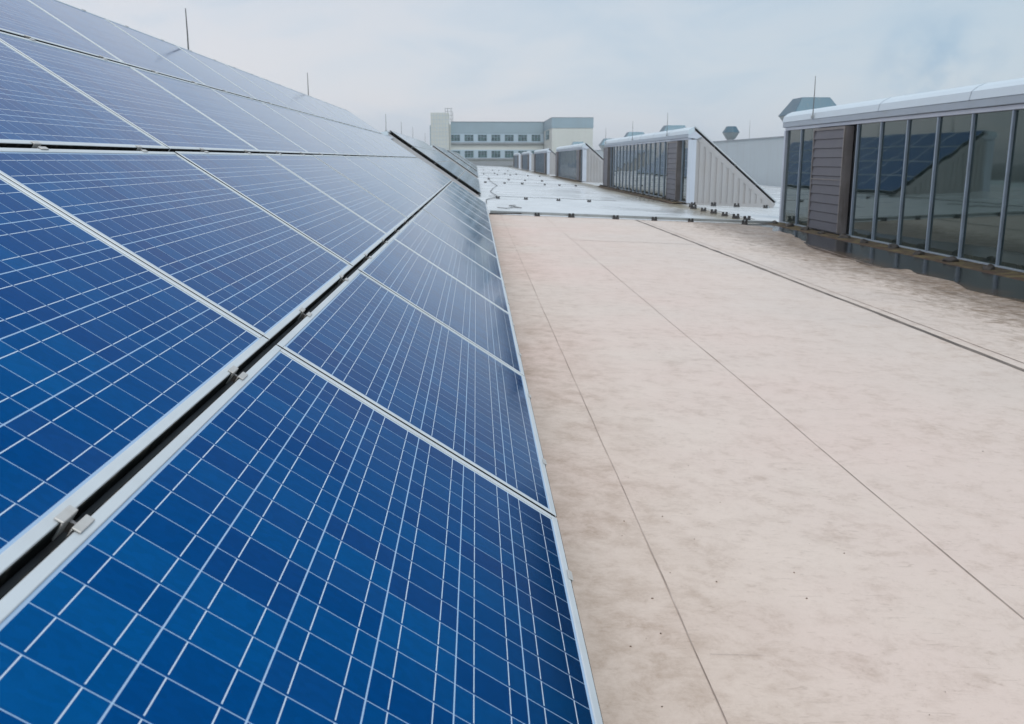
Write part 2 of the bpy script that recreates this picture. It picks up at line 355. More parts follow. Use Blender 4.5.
# ------------------------------------------------------------------ setting: ground, roof sheets
g = MB().quad([(-1600, -200, -13), (1600, -200, -13), (1600, 2400, -13), (-1600, 2400, -13)]).build('ground', M['ground']); tag(g, kind='structure')
YR = 21.86                                # the bar across the roof: near membrane ends, wet membrane begins
def roof_near():
    mb = MB(); xs = []; x = -6.0
    while x < 12.0: xs.append(x); x += .12 if 4.4 < x < 7.4 else .5
    ys = []; y = -4.0
    while y < YR: ys.append(y); y += .25
    ys.append(YR)
    for yy in ys:
        for xx in xs:
            d = (.011 * noise.noise(Vector((xx * .8, yy * .3, 3.1))) + .010 * noise.noise(Vector((xx * 2.1, yy * 1.1, 9))) + .006 * noise.noise(Vector((xx * 6, yy * 4.0, 2))) + .03 * min(1, max(0, (yy - 16) / 5)) - .014) if xx > 4.4 else 0
            d *= min(1, max(0, (xx - 4.4) / .5)) * min(1, max(0, (YR - yy) / 1.0))
            mb.v.append((xx, yy, roof_z(xx) + d))
    n = len(xs)
    for j in range(len(ys) - 1):
        for i in range(n - 1):
            a = j * n + i; mb.f.append((a, a + 1, a + n + 1, a + n)); mb.mi.append(0)
    return mb.build('near_roof', M['roof_near'], smooth=True, fix=False)
tag(roof_near(), kind='structure')
def rz(x, y): return (x, y, roof_z(x))
mb = MB(); mb.quad([rz(-6, YR), rz(12, YR), rz(12, 190), rz(-6, 190)])
mb.quad([(12, 22, roof_z(12)), (60, 22, -2.0), (60, 190, -2.0), (12, 190, roof_z(12))])
tag(mb.build('far_roof', M['roof_far']), kind='structure')
mb = MB(); mb.box((-40, -4, -13), (60, 189.9, -2.2)); tag(mb.build('hall_building_mass', M['render_white']), kind='structure')
# puddle: level sheet, the uneven membrane gives its shoreline
tag(MB().quad([(4.6, 2, -1.485), (7.1, 2, -1.485), (7.1, 21.7, -1.485), (4.6, 21.7, -1.485)]).build('puddle_water', M['water']), kind='structure')

# membrane seams: thin wobbling laps
def seam(x, y0, y1, wd, name='membrane_seam', wob=.007, raise_=.0025, dx=0.0, mat='seam_faint'):
    mb = MB(); n = int((y1 - y0) / .12); i0 = 0
    for k in range(n + 1):
        y = y0 + (y1 - y0) * k / n; xx = x + dx * (y - y0) / (y1 - y0) + wob * .9 * noise.noise(Vector((x * 7, y * .45, 0))) + wob * .5 * noise.noise(Vector((x * 7, y * 2.1, 4)))
        ww = wd * (.65 + .9 * abs(noise.noise(Vector((x * 3, y * 1.3, 8)))))
        mb.v += [(xx - ww / 2, y, roof_z(xx) + raise_), (xx + ww / 2, y, roof_z(xx) + raise_)]
        if k: mb.f.append((2 * k - 2, 2 * k - 1, 2 * k + 1, 2 * k)); mb.mi.append(0)
    return tag(mb.build(name, M[mat]), kind='structure')
seam(.565, .5, 21.7, .0034)
seam(1.578, .5, 21.7, .0042)
seam(3.66, 3, 21.7, .066, wob=.012, dx=.06, mat='seam_dark')
seam(3.80, 3, 21.7, .010, wob=.012, dx=.06)
seam(5.0, 6, 16, .012, wob=.03, raise_=.02, dx=.75)
def xseam(y, x0, x1, wd):
    mb = MB(); n = 30
    for k in range(n + 1):
        x = x0 + (x1 - x0) * k / n; yy = y + .03 * noise.noise(Vector((x, y, 3)))
        mb.v += [(x, yy, roof_z(x) + .003), (x, yy + wd, roof_z(x) + .003)]
        if k: mb.f.append((2 * k - 2, 2 * k, 2 * k + 1, 2 * k - 1)); mb.mi.append(0)
    tag(mb.build('membrane_seam', M['seam_faint']), kind='structure')
xseam(15.3, 1.62, 3.6, .022); xseam(2.16, .60, .74, .0012)
for y, a, b in ((41, .6, 7.0), (56, .6, 7.0), (27, .5, 7.0), (70, .6, 7)): xseam(y, a, b, .02)

# scattered grit on the near roof, one uncountable mass
mb = MB()
for k in range(70):
    x = random.uniform(.3, 4.5); y = random.uniform(1.6, 12); r = random.choice([.0014, .0018, .0025, .0035])
    if k < 25: x = random.uniform(.35, 1.3); y = random.uniform(1.7, 4)
    h = roof_z(x); pr = [(r * random.uniform(.6, 1.5) * math.cos(a), r * random.uniform(.6, 1.4) * math.sin(a)) for a in [i * 1.047 for i in range(6)]]
    mb.prism_z(pr, h - .002, h + r * .8, 0, 1, .6, (x, y))
tag(mb.build('roof_grit', M['seam']), 'tiny dark specks of grit on the pale roof', 'grit', kind='stuff')

# ------------------------------------------------------------------ solar panels
T = 0.5876152660
def panel_proto():
    root = empty('solar_panel')
    h = .04; f = FR
    mb = MB()
    mb.box((0, 0, -h), (PL, f, 0)); mb.box((0, PW - f, -h), (PL, PW, 0))
    mb.box((0, f, -h), (f, PW - f, 0)); mb.box((PL - f, f, -h), (PL, PW - f, 0))
    fr = mb.build('frame', M['alu'], root, bevel=.0016)
    shade_strips = [MB().box((.004, a_, -h + .001), (PL - .004, b_, -.0022)).build('gap_shade_strip', M['gap_shade'], root) for a_, b_ in ((-.0022, -.0002), (PW + .0002, PW + .0022))]  # black strips over the aluminium frame sides, painting the gaps dark
    shade_strips += [MB().box((a_, .004, -h + .001), (b_, PW - .004, -.0022)).build('gap_shade_strip', M['gap_shade'], root) for a_, b_ in ((-.0022, -.0002), (PL + .0002, PL + .0022))]
    z_ = -.0035
    sh = MB().quad([(f, f, z_), (PL - f, f, z_), (PL - f, PW - f, z_), (f, PW - f, z_)]).build('cell_sheet', M['cells'], root)
    # clamps at the long edges
    kk = [fr, sh] + shade_strips; sub = {}
    for x in (.515, 1.470):
        for yy, s in ((PW, 1), (0, -1)):
            c = MB(); c.box((x - .026, yy - s * .0095, .0006), (x + .026, yy + s * .0055, .0042))
            c.box((x - .026, yy + s * .0026, -.030), (x + .026, yy + s * .0055, .0004))
            co = c.build('clamp', M['clamp'], root, bevel=.001); kk.append(co)
            b = MB(); b.tube([(x + .012, yy + s * .0082, -.028), (x + .012, yy + s * .0082, -.010)], .0050, 6)
            bo = b.build('bolt', M['bolt'], co); sub[co] = bo
    return root, kk, sub
P0, PK, PS = panel_proto()
def simple_panel():
    mb = MB(); mb.box((0, 0, -.04), (PL, PW, -.004), 0)
    f = FR; z0, z1 = -.004, 0
    mb.box((0, 0, z0 + .0005), (PL, f, z1)); mb.box((0, PW - f, z0 + .0005), (PL, PW, z1)); mb.box((0, f, z0 + .0005), (f, PW - f, z1)); mb.box((PL - f, f, z0 + .0005), (PL, PW - f, z1))
    mb.quad([(f, f, -.003), (PL - f, f, -.003), (PL - f, PW - f, -.003), (f, PW - f, -.003)], 1)
    return mb
simple_mesh = None
def pmat(x, y, z, t, sy=1.0):
    c, s = math.cos(t), math.sin(t)
    m = Matrix(((0, -c * sy, s, x), (1, 0, 0, y), (0, s * sy, c, z), (0, 0, 0, 1))); return m
PERIOD = 1.8915; ROWG = .024; V0 = .008
used = [False]
ROWN = ['bottom', 'second', 'third', 'top']
def put_panel(x0, z0, t, row, Y, label, group, full=True, sy=1.0):
    global simple_mesh
    v = (V0 + row * (PW + ROWG)) * sy
    m = pmat(x0 - v * math.cos(t), Y, z0 + v * math.sin(t), t, sy)
    # every module sits a hair differently in its clamps
    m = m @ Matrix.Translation((0, 0, random.uniform(-.0007, .0007))) @ Matrix.Rotation(random.gauss(0, .0010), 4, 'X') @ Matrix.Rotation(random.gauss(0, .0004), 4, 'Y')
    if full:
        if not used[0]: o = P0; used[0] = True
        else:
            o = P0.copy(); col.objects.link(o)
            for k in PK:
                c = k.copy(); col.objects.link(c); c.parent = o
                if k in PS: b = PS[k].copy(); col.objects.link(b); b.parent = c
    else:
        if simple_mesh is None:
            o = simple_panel().build('solar_panel', [M['alu'], M['cells']]); simple_mesh = o.data
        else: o = bpy.data.objects.new('solar_panel', simple_mesh); col.objects.link(o)
    o.matrix_world = m
    tag(o, label, 'solar panel', group)
LX, LZ = 0.24640, -1.07947
LEFT = [(-1.1145, 13), (32.2, 11), (64.3, 11), (96.6, 11), (128.8, 11)]
LGEO = [(LX, LZ, T, 1.0)] + [(.165, -1.14, R(34.5), .915)] * 4
BN = ['nearest', 'second', 'third', 'fourth', 'fifth']
for bi, (ys, nc) in enumerate(LEFT):
    for c in range(nc):
        for r_ in range(4):
            if bi == 0: lab = f'blue solar panel in {ROWN[r_]} row, {ORD[nc-1-c]} from far end of nearest left bank'
            else: lab = f'pale reflecting solar panel in {ROWN[r_]} row, {ORD[c]} from near end of {BN[bi]} left bank'
            if bi == 0: Y = 2.6685 + PERIOD * (c - 2) + .0098
            else: Y = ys + PERIOD * c
            lx, lz, lt, ls = LGEO[bi]
            put_panel(lx, lz, lt, r_, Y, lab, f'solar panels of the {BN[bi]} left bank', full=(bi < 2), sy=ls)

# ------------------------------------------------------------------ rooflights (sawtooth blocks)
def slope_pt(x0, z0, t, v, off=0.0):
    return (x0 - v * math.cos(t) + off * math.sin(t), z0 + v * math.sin(t) + off * math.cos(t))
def gable(name, parent, xa, xb, ztop_fn, zb, y, face, mat, pitch=.2, depth=.034):
    # trapezoid-ribbed sheet standing in the plane y, bounded above by ztop_fn(x)
    mb = MB(); xs = []; x = xa
    pr = [(0, 0), (.26, 0), (.34, 1), (.92, 1)]
    while x < xb:
        for a, d in pr:
            if x + a * pitch < xb: xs.append((x + a * pitch, d))
        x += pitch
    xs.append((xb, 0))
    for i, (xx, d) in enumerate(xs):
        yy = y + face * depth * d; mb.v += [(xx, yy, zb), (xx, yy, max(zb + .001, ztop_fn(xx)))]
        if i: mb.f.append((2 * i - 2, 2 * i, 2 * i + 1, 2 * i - 1)); mb.mi.append(0)
    return mb.build(name, mat, parent, fix=False)
def rooflight(side, xg, y0, y1, low, t, L, label, louvres, detail=True, zg0=-1.45, zg1=.65, ridge_up=0.0, vents=()):
    """glass wall in plane x=xg from y0 to y1; the panel plane starts at low=(x,z) and rises at t for L metres towards the glass"""
    root = empty('sawtooth_rooflight', (xg, y0, -1.5))
    inv = Matrix.Translation((-xg, -y0, 1.5))
    def B(mb, name, mat, par=None, **k):
        if par is None:
            mb.v = [(a - xg, b - y0, c + 1.5) for a, b, c in mb.v]; par = root
            return mb.build(name, mat, par, **k)
        mb.v = [(a - xg, b - y0, c + 1.5) for a, b, c in mb.v]
        return mb.build(name, mat, par, **k)
    D = .14 if side == 'R' else .115                                            # deck below panel surface
    dl = slope_pt(low[0], low[1], t, .06, -D); dh = slope_pt(low[0], low[1], t, L, -D)
    zb = zg0 - .02
    # sloped deck under the panels, and its end trims
    prof = [dl, dh, (dh[0] - .0, dh[1] - .22), (dl[0] - .16, dl[1] - .0)]
    prof = [dl, dh, slope_pt(low[0], low[1], t, L, -D - .12), slope_pt(low[0], low[1], t, .16, -D - .12)]
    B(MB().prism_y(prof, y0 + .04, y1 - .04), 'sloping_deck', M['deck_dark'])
    for ya, yb in ((y0 - .01, y0 + .038), (y1 - .038, y1 + .01)):
        tr = MB(); tr.prism_y([slope_pt(low[0], low[1], t, .0, -D + .006), slope_pt(low[0], low[1], t, L + .05, -D + .006), slope_pt(low[0], low[1], t, L + .05, -D - .19), slope_pt(low[0], low[1], t, .0, -D - .19)], ya, yb)
        B(tr, 'verge_trim', M['wall_metal'], bevel=.004)
    # support rails seen in the gaps between the panel rows
    rl = MB()
    for r_ in range(5):
        v = max(.05, min(V0 + r_ * (PW + ROWG) - ROWG / 2, 4.0)) * (L / 4.05)
        rl.prism_y([slope_pt(low[0], low[1], t, v - .02, -.052), slope_pt(low[0], low[1], t, v + .02, -.052), slope_pt(low[0], low[1], t, v + .02, -D + .001), slope_pt(low[0], low[1], t, v - .02, -D + .001)], y0 + .08, y1 - .08)
    B(rl, 'mounting_rail', M['alu_dark'])
    # ends
    a0 = slope_pt(low[0], low[1], t, 0, -D - .17); tt = math.tan(t)
    ztop = lambda x: a0[1] + (a0[0] - x) * tt
    zfoot = zg0 + .0 if side == 'R' else -1.25
    zf = -1.50 if side == 'R' else -1.24
    xend = a0[0] - (zf - a0[1]) / tt if True else a0[0]
    xend = min(a0[0] - (zf - a0[1]) / -tt, a0[0] - (zf - a0[1]) / tt) if False else a0[0] + (a0[1] - zf) / tt
    for y, fc in ((y0 + .005, -1), (y1 - .005, 1)):
        mbn = gable('gable_wall', None, xg + .10, min(xend, low[0] + .2), lambda x: min(ztop(x), zg1 + .02), zf, y, fc, M['wall_metal'], .205)
        for vtx in mbn.data.vertices: vtx.co = (vtx.co.x - xg, vtx.co.y - y0, vtx.co.z + 1.5)
        mbn.parent = root
    for ya, yb in ((y0 - .05, y0 + .02), (y1 - .02, y1 + .05)):
        kb = MB()
        xe = min(xend, low[0] + .1)
        kb.prism_y([(xg - .02, zf), (xe, zf), (xe, roof_z(xe) - .02), (xg - .02, roof_z(xg) - .02)], ya, yb)
        B(kb, 'gable_kerb', M['wall_metal'])
    # eave: fascia, cap
    fx = xg - .07
    B(MB().prism_y([(fx, zg1 + .075), (fx, zg1 + .19), (fx + .06, zg1 + .19), (fx + .06, zg1 + .075)], y0 - .06, y1 + .06), 'fascia', M['fascia'], bevel=.006)
    top = slope_pt(low[0], low[1], t, L + .02, -.10)
    rx, rzz = top
    capz = rzz + .03 + ridge_up
    pts = []
    p0 = (fx - .012, zg1 + .193); p2 = (rx, capz); p1 = (fx + .02, max(p0[1] + .12, capz - .03))
    pa = (fx + .015, p0[1] + (capz - p0[1]) * .52); pb = (fx + .10, p0[1] + (capz - p0[1]) * .80)
    pts = [p0, pa, pb, p2]
    cp = MB().prism_y(pts + [(rx + .03, capz - .12), (fx + .08, zg1 + .16)], y0 - .07, y1 + .07)
    co = B(cp, 'ridge_cap', M['cap'])
    if detail:
        y = y1 - 1.045 * 5
        while y > y0 + .5:
            sm = MB()
            q = [(a - .004, b + .004) for a, b in pts]
            sm.prism_y(q + [(a + .01, b - .01) for a, b in reversed(pts)], y - .009, y + .009); y -= 3.135
            B(sm, 'cap_seam', M['fascia'], co)
    for ya, yb in ((y0 - .062, y0 - .012), (y1 + .012, y1 + .062)):
        B(MB().prism_y([(fx + .01, zg1 + .074), (xg + .24, zg1 + .02), (xg + .42, zg1 + .10), (rx + .02, capz - .14), (fx + .11, capz - .10), (fx + .02, zg1 + .22)], ya, yb), 'cap_cheek', M['post'], bevel=.003)
    # glass wall
    n = int(round((y1 - y0) / 1.045)); pitch = (y1 - y0) / n
    B(MB().box((xg - .02, y0, zg1 + .005), (xg + .08, y1, zg1 + .072)), 'head_rail', M['post'], bevel=.004)
    B(MB().box((xg - .02, y0, zg0 - .028), (xg + .08, y1, zg0 - .003)), 'bottom_rail', M['fascia'], bevel=.004)
    B(MB().box((xg + .02, y0 + .01, roof_z(xg) - .08), (xg + .10, y1 - .01, zg0 - .03)), 'plinth', M['plinth'])
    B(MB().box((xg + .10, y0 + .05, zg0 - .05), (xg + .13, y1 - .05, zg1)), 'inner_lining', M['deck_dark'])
    if side == 'L':
        B(MB().box((xg, y0 + .05, zg0), (xg + .03, y1 - .05, zg1)), 'glazing', M['glass'])
    skip = set(); skipm = set()
    for (a, b) in louvres:
        skip |= set(range(a, b)); skipm |= set(range(a + 1, b))
    if side == 'R':
        for k in range(n):
            if k in skip: continue
            ya = y0 + k * pitch + .022; yb = y0 + (k + 1) * pitch - .022
            tl = random.gauss(0, .0022); tw = random.gauss(0, .0015)     # each pane hangs a hair off true
            p = MB(); p.box((xg + .03, ya, zg0), (xg + .045, yb, zg1)); 
            p.v = [(vx + tl * (vy - (ya + yb) / 2) + tw * (vz + .4), vy, vz) for vx, vy, vz in p.v]
            B(p, 'window_pane', M['glass'])
        for k in range(1, n):
            if k in skipm: continue
            y = y0 + k * pitch
            B(MB().box((xg - .008, y - .018, zg0 - .001), (xg + .075, y + .018, zg1 + .003)), 'mullion', M['mullion'], bevel=.003)
        for (a, b) in louvres:
            la = y0 + a * pitch + .34; lb = y0 + b * pitch - .05; xf = xg - .12
            bo = B(MB().box((xf + .03, la, zg0 - .004), (xg + .07, lb, zg1 - .015)), 'louvre_box', M['louvre_side'], bevel=.006)
            fm = MB(); z0, z1 = zg0 + .005, zg1 - .02
            fm.box((xf, la, z0), (xf + .029, la + .05, z1)); fm.box((xf, lb - .05, z0), (xf + .029, lb, z1)); fm.box((xf, la + .05, z1 - .05), (xf + .029, lb - .05, z1)); fm.box((xf - .004, la + .05, (z0 + z1) / 2 - .01), (xf + .029, lb - .05, (z0 + z1) / 2 + .014))
            fmo = fm.build('x', M['louvre_side']) if False else B(fm, 'louvre_frame', M['louvre_side'], bo)
            sl_ = MB(); ns = 11; hh = (z1 - .05 - z0) / ns
            for q in range(ns):
                zz = z0 + q * hh
                sl_.quad([(xf + .004, la + .05, zz + .012), (xf + .004, lb - .05, zz + .012), (xf + .026, lb - .05, zz + hh - .002), (xf + .026, la + .05, zz + hh - .002)])
                sl_.quad([(xf + .004, la + .05, zz + .012), (xf + .026, la + .05, zz), (xf + .026, lb - .05, zz), (xf + .004, lb - .05, zz + .012)])
            B(sl_, 'louvre_slats', M['louvre'], bo)
    for y in (y0, y1):
        s = 1 if y == y0 else -1
        B(MB().box((xg - .03, y - s * .05, zg0 - .03), (xg + .10, y + s * .05, zg1 + .004)), 'corner_post', M['post'], bevel=.006)
        gp = MB().box((xg + .101, y - s * .045, zg0 - .03), (xg + .24, y - s * .005, zg1 + .004)); B(gp, 'corner_flashing', M['post'], bevel=.003)
    for (vx, vy, vw) in vents:
        sq = [(-1, -1), (1, -1), (1, 1), (-1, 1)]
        h = MB(); zt = capz
        h.prism_z(sq, zt - .10, zt + .26, 0, vw / 2, vw / 3.2, (vx, vy)); h.prism_z(sq, zt - .35, zt - .102, 0, vw / 3.2, vw / 2.1, (vx, vy))
        B(h, 'roof_vent', M['hood'])
    tag(root, label, 'rooflight', 'sawtooth rooflights along the roof')
    return root, capz
# left bank rooflights: only the panelled back slope and the near gables face the camera
LXG = -3.47
labs = ['sloping rooflight carrying the nearest left bank of blue solar panels', 'rooflight with pinkish gable strip just past the nearest left panel bank',
        'third rooflight along the left, below the office block tower', 'fourth rooflight along the left, small and far off', 'last rooflight along the left, farthest off']
for bi, (ys, nc) in enumerate(LEFT):
    ya = ys - .08; yb = ys + nc * PERIOD + .06
    lx, lz, lt, ls = LGEO[bi]
    rooflight('L', LXG + (0 if bi == 0 else .28), ya, yb, (lx, lz), lt, 4.05 * ls, labs[bi], (), detail=False, zg0=-1.12, zg1=.80 if bi == 0 else .60, ridge_up=-.0)
RXG = 7.28; TR = R(40.6)
RLOW = (10.47, -1.44)
RIGHT = [(1.2, 22.1), (32.2, 53.1), (64.3, 85.2), (96.6, 117.5), (128.8, 149.7), (161.0, 181.9)]
rl = ['nearest right rooflight, tall dark panes reflecting the solar panels', 'second right rooflight, ribbed triangular gable and two louvre boxes',
      'third right rooflight, grey glazing with a pink ribbed gable', 'fourth right rooflight, small with ribbed gable', 'fifth right rooflight, narrow in the distance', 'farthest right rooflight, lowest and leftmost of the row']
CAPZ = 0
for bi, (ya, yb) in enumerate(RIGHT):
    ve = [(), ((8.05, ya + 6.3, 1.15), (8.05, ya + 15.7, 1.15)), ((8.0, ya + 10, 1.15),), (), (), ()][bi]
    ve_ = ve
    root, CAPZ = rooflight('R', RXG, ya, yb, RLOW, TR, 3.92, rl[bi], ((1, 3), (18, 20)) if bi else ((2, 4), (18 - 2, 18)), vents=ve_)
    # near end column of modules on its back slope, seen edge-on
    if 0 < bi < 4:
        for r_ in range(4):
            put_panel(RLOW[0], RLOW[1], TR, r_, ya + .1, f'{ROWN[r_]} solar panel seen edge-on above the gable of {BN[bi]} right rooflight', 'edge-on solar panels on right rooflights', full=False, sy=.968)

# mossy kerb at the foot of the right rooflights
for bi, (ya, yb) in enumerate(RIGHT[:4]):
    mb = MB(); n = 90; pr = [(7.30, -1.492), (7.12, -1.497), (6.95, -1.507), (6.82, -1.475 - .03), (6.66, -1.53)]
    pr = [(7.30, -1.487), (7.10, -1.487), (6.98, -1.50), (6.86, -1.466), (6.70, -1.49)] if False else [(7.32, -1.474), (7.16, -1.472), (7.04, -1.474), (6.94, -1.478), (6.84, -1.482), (6.74, -1.492)]
    for k in range(n + 1):
        y = ya + (yb - ya) * k / n
        for j, (x, zz) in enumerate(pr):
            nzv = noise.noise(Vector((x * 6, y * 2.3, 1.7)))
            mb.v.append((x + (.07 * nzv if j > 2 else 0), y, zz + (.005 * nzv if 0 < j else 0)))
        if k:
            for j in range(len(pr) - 1):
                a = (k - 1) * len(pr) + j; b = a + len(pr); mb.f.append((a, a + 1, b + 1, b)); mb.mi.append(0)
    o = mb.build('moss_strip', M['moss'], smooth=True, fix=False)
    tag(o, ['yellow-brown moss along the foot of nearest right rooflight', 'moss along the foot of second right rooflight', 'moss along the foot of third right rooflight', 'moss along the foot of fourth right rooflight'][bi], 'moss', kind='stuff')

# ------------------------------------------------------------------ lightning protection: bar, holders, wires, rods
def rail_bar():
    root = empty('roof_bar', (.3, YR, roof_z(.3)))
    mb = MB(); xs = [.32 + (7.05 - .32) * k / 24 for k in range(25)]
    for k, x in enumerate(xs):
        zc = roof_z(x) + .055 + .004 * noise.noise(Vector((x * 2, 0, 0))); yy = YR - .03 + .02 * noise.noise(Vector((x * 1.3, 5, 0)))
        mb.v += [(x, yy - .035, zc - .03), (x, yy - .035, zc + .028), (x, yy + .05, zc + .035), (x, yy + .05, zc - .03)]
        if k:
            a = 4 * (k - 1); b = 4 * k
            for j in range(4): mb.f.append((a + j, a + (j + 1) % 4, b + (j + 1) % 4, b + j)); mb.mi.append(0)
    mb.f += [(0, 1, 2, 3), (96, 99, 98, 97)]; mb.mi += [0, 0]
    mb.v = [(a - .3, b - YR, c - roof_z(.3)) for a, b, c in mb.v]
    mb.build('bar', M['galv'], root)
    e_ = MB(); e_.box((.0, -.12, .004), (.75, .02, .03)); e_.build('end_mat', M['black'], root, bevel=.008)
    tag(root, 'long grey metal bar lying across the roof where the white membrane begins', 'metal bar')
rail_bar()
def holder_proto():
    root = empty('wire_holder')
    a = MB(); oc = [(math.cos(i * math.pi / 4) * .075, math.sin(i * math.pi / 4) * .06) for i in range(8)]
    a.prism_z(oc, 0, .045, 0, 1, .8); a.build('base', M['black'], root)
    MB().box((-.058, -.022, .0455), (-.018, .022, .085)).build('clip', M['black'], root, bevel=.004); MB().box((.018, -.022, .0455), (.058, .022, .085)).build('clip', M['black'], root, bevel=.004)
    return root
H0 = holder_proto(); HK = kids(H0); hu = [False]
def holder(x, y, label, group, s=1.0, zz=None):
    if not hu[0]: o = H0; hu[0] = True
    else: o = copy_tree(H0, None, HK)
    o.location = (x, y, (roof_z(x) if zz is None else zz) + .001); o.scale = (s * random.uniform(.9, 1.15),) * 3; o.rotation_euler = (0, 0, random.uniform(-.25, .25))
    tag(o, label, 'wire holder', group)
for i, x in enumerate((1.41, 2.21, 3.25, 4.16, 5.02, 6.3)):
    holder(x, YR - .14, f'{ORD[i]} black holder from the left against the grey roof bar', 'holders along the roof bar', 1.0)
rows = [(31.0, (.71, 1.64, 2.72, 3.74), 'nearest'), (51.6, (.5, 1.55, 2.52, 3.77, 4.57, 5.48), 'second'), (60.7, (.8, 2.09, 3.15, 4.25), 'third'),
        (80.2, (.64, 1.8, 2.9, 4.4, 5.4), 'fourth'), (87, (1.7, 2.65, 3.7), 'fifth'), (112, (.9, 1.94, 2.67, 3.74), 'sixth')]
for y, xs, nm in rows:
    for i, x in enumerate(xs):
        holder(x, y + random.uniform(-.1, .1), f'small black wire holder, {ORD[i]} from left in {nm} row across the white roof', 'wire holders in rows across the white roof', 1.0)
    mb = MB().tube([(xx, y, roof_z(xx) + .075 + .006 * math.sin(xx * 9)) for xx in [.4 + k * .25 for k in range(int((xs[-1] + 1.2 - .4) / .25))]], .006, 5)
    tag(mb.build('lightning_wire', M['wire']), f'thin grey wire across the white roof on its {nm} row of holders', 'wire', 'thin wires across the white roof')
for i, y in enumerate((30.1, 28.9, 27.6, 26.4, 25.2, 24.1, 23.1)):
    holder(6.95 if i == 0 else 6.75, y, f'black disc holder in the diagonal line between right rooflights, {ORD[i]} from the gable', 'disc holders between the right rooflights', 1.3)
tag(MB().tube([(6.75 + .03 * math.sin(y), y, roof_z(6.75) + .09) for y in [22.4 + k * .5 for k in range(18)]], .006, 5).build('lightning_wire', M['wire']), 'thin wire on disc holders between the two near right rooflights', 'wire', 'thin wires across the white roof')
for i, x in enumerate((7.4, 8.1, 8.9, 9.9)):
    holder(x, 31.75, f'black holder at the foot of the ribbed gable, {ORD[i]} from left', 'holders along the ribbed gable', 1.3)
def lump_mesh(seed):
    bm = bmesh.new(); bmesh.ops.create_icosphere(bm, subdivisions=3, radius=.085)
    for v in bm.verts:
        d = 1 + .45 * noise.noise(v.co * 16 + Vector((seed, 0, 0))); v.co = Vector((v.co.x * d, v.co.y * d * 1.25, max(-.02, v.co.z * d * .85)))
    me = bpy.data.meshes.new('moss_lump'); bm.to_mesh(me); bm.free(); me.materials.append(M['plinth'])
    me.polygons.foreach_set('use_smooth', [True] * len(me.polygons)); return me
LM = [lump_mesh(i * 3.3) for i in range(4)]
for bi, (ya, yb) in enumerate(RIGHT[:2]):
    k = 0; y = yb - .35
    while y > ya:
        if bi == 0 and y < 6: break
        o = bpy.data.objects.new('moss_covered_holder', LM[k % 4]); col.objects.link(o)
        o.location = (7.03 + random.uniform(-.04, .04), y, -1.474); o.rotation_euler = (0, 0, random.uniform(0, 6)); s = random.uniform(.75, 1.1); o.scale = (s, s, s)
        tag(o, (f'dark mossy lump at foot of {"nearest" if bi == 0 else "second"} right rooflight, {(ORD + ["fifteenth", "sixteenth", "seventeenth", "eighteenth", "nineteenth", "twentieth", "twenty-first"])[k]} from its far end'), 'moss lump', 'mossy wire holders at the glass foot')
        k += 1; y -= 1.045 * random.uniform(.95, 1.05)
def rod(x, y, z0, z1, label):
    root = empty('lightning_rod', (x, y, z0))
    MB().tube([(0, 0, 0), (.004, 0, (z1 - z0) * .6), (.002, 0, z1 - z0)], [.011, .009, .006], 6).build('rod', M['wire'], root)
    MB().box((-.03, -.03, -.01), (.03, .03, .05)).build('foot', M['galv'], root, bevel=.004)
    tag(root, label, 'lightning rod', 'lightning rods along the ridges')
for x, y, z1, lb in ((-3.3, 11.3, 1.68, 'thin lightning rod on the left ridge, tallest and nearest'), (-3.3, 19.1, 1.66, 'thin lightning rod on the left ridge, second from camera'),
                     (-3.3, 35.2, 1.62, 'thin rod on the second left rooflight near its gable cap'), (-3.3, 42.4, 1.62, 'thin rod midway along the second left rooflight'),
                     (-3.3, 50.0, 1.66, 'thin rod near the far end of the second left rooflight'), (-3.3, 62, 1.66, 'thin rod on the third left rooflight')):
    rod(x, y, 1.0, z1, lb)
rod(7.19, 20.15, .86, 1.72, 'thin lightning rod above the louvre box of the nearest right rooflight')
for y, lb in ((35.6, 'thin rod above the near louvre box of second right rooflight'), (43.5, 'thin rod midway on the second right rooflight'), (52.5, 'thin rod at far end of the second right rooflight')):
    rod(7.19, y, .86, 1.7, lb)
# free-standing vents between the rooflights
def standing_vent(x, y, zc, wdt, n, label, base):
    root = empty('exhaust_hood', (x, y, base))
    pr = [(math.cos(2 * math.pi * (i + .5) / n), math.sin(2 * math.pi * (i + .5) / n)) for i in range(n)]
    k = wdt / 2 / (math.cos(math.pi / n)) if n == 4 else wdt / 2
    zz = zc - base
    a = MB(); a.prism_z(pr, zz, zz + .42 * wdt * .8, 0, k, k * .56); a.build('hood', M['hood'], root, bevel=.01)
    b = MB(); b.prism_z(pr, zz - .34 * wdt, zz - .003, 0, k * .55, k * .96); b.build('lower_cone', M['galv'], root)
    c = MB(); c.prism_z(pr, 0, zz - .341 * wdt, 0, k * .45, k * .45); c.build('duct', M['galv'], root)
    tag(root, label, 'vent', 'exhaust hoods on ducts')
standing_vent(8.6, 24.3, 1.10, 1.28, 4, 'blue-grey exhaust hood showing above the end of nearest right rooflight', roof_z(8.6))
standing_vent(8.1, 57.4, .82, 1.2, 4, 'small dark exhaust hood at the far end of second right rooflight', roof_z(8.1))
standing_vent(21.5, 79.6, 2.20, 1.5, 6, 'mushroom-shaped exhaust hood on the long white wall', 0.2)
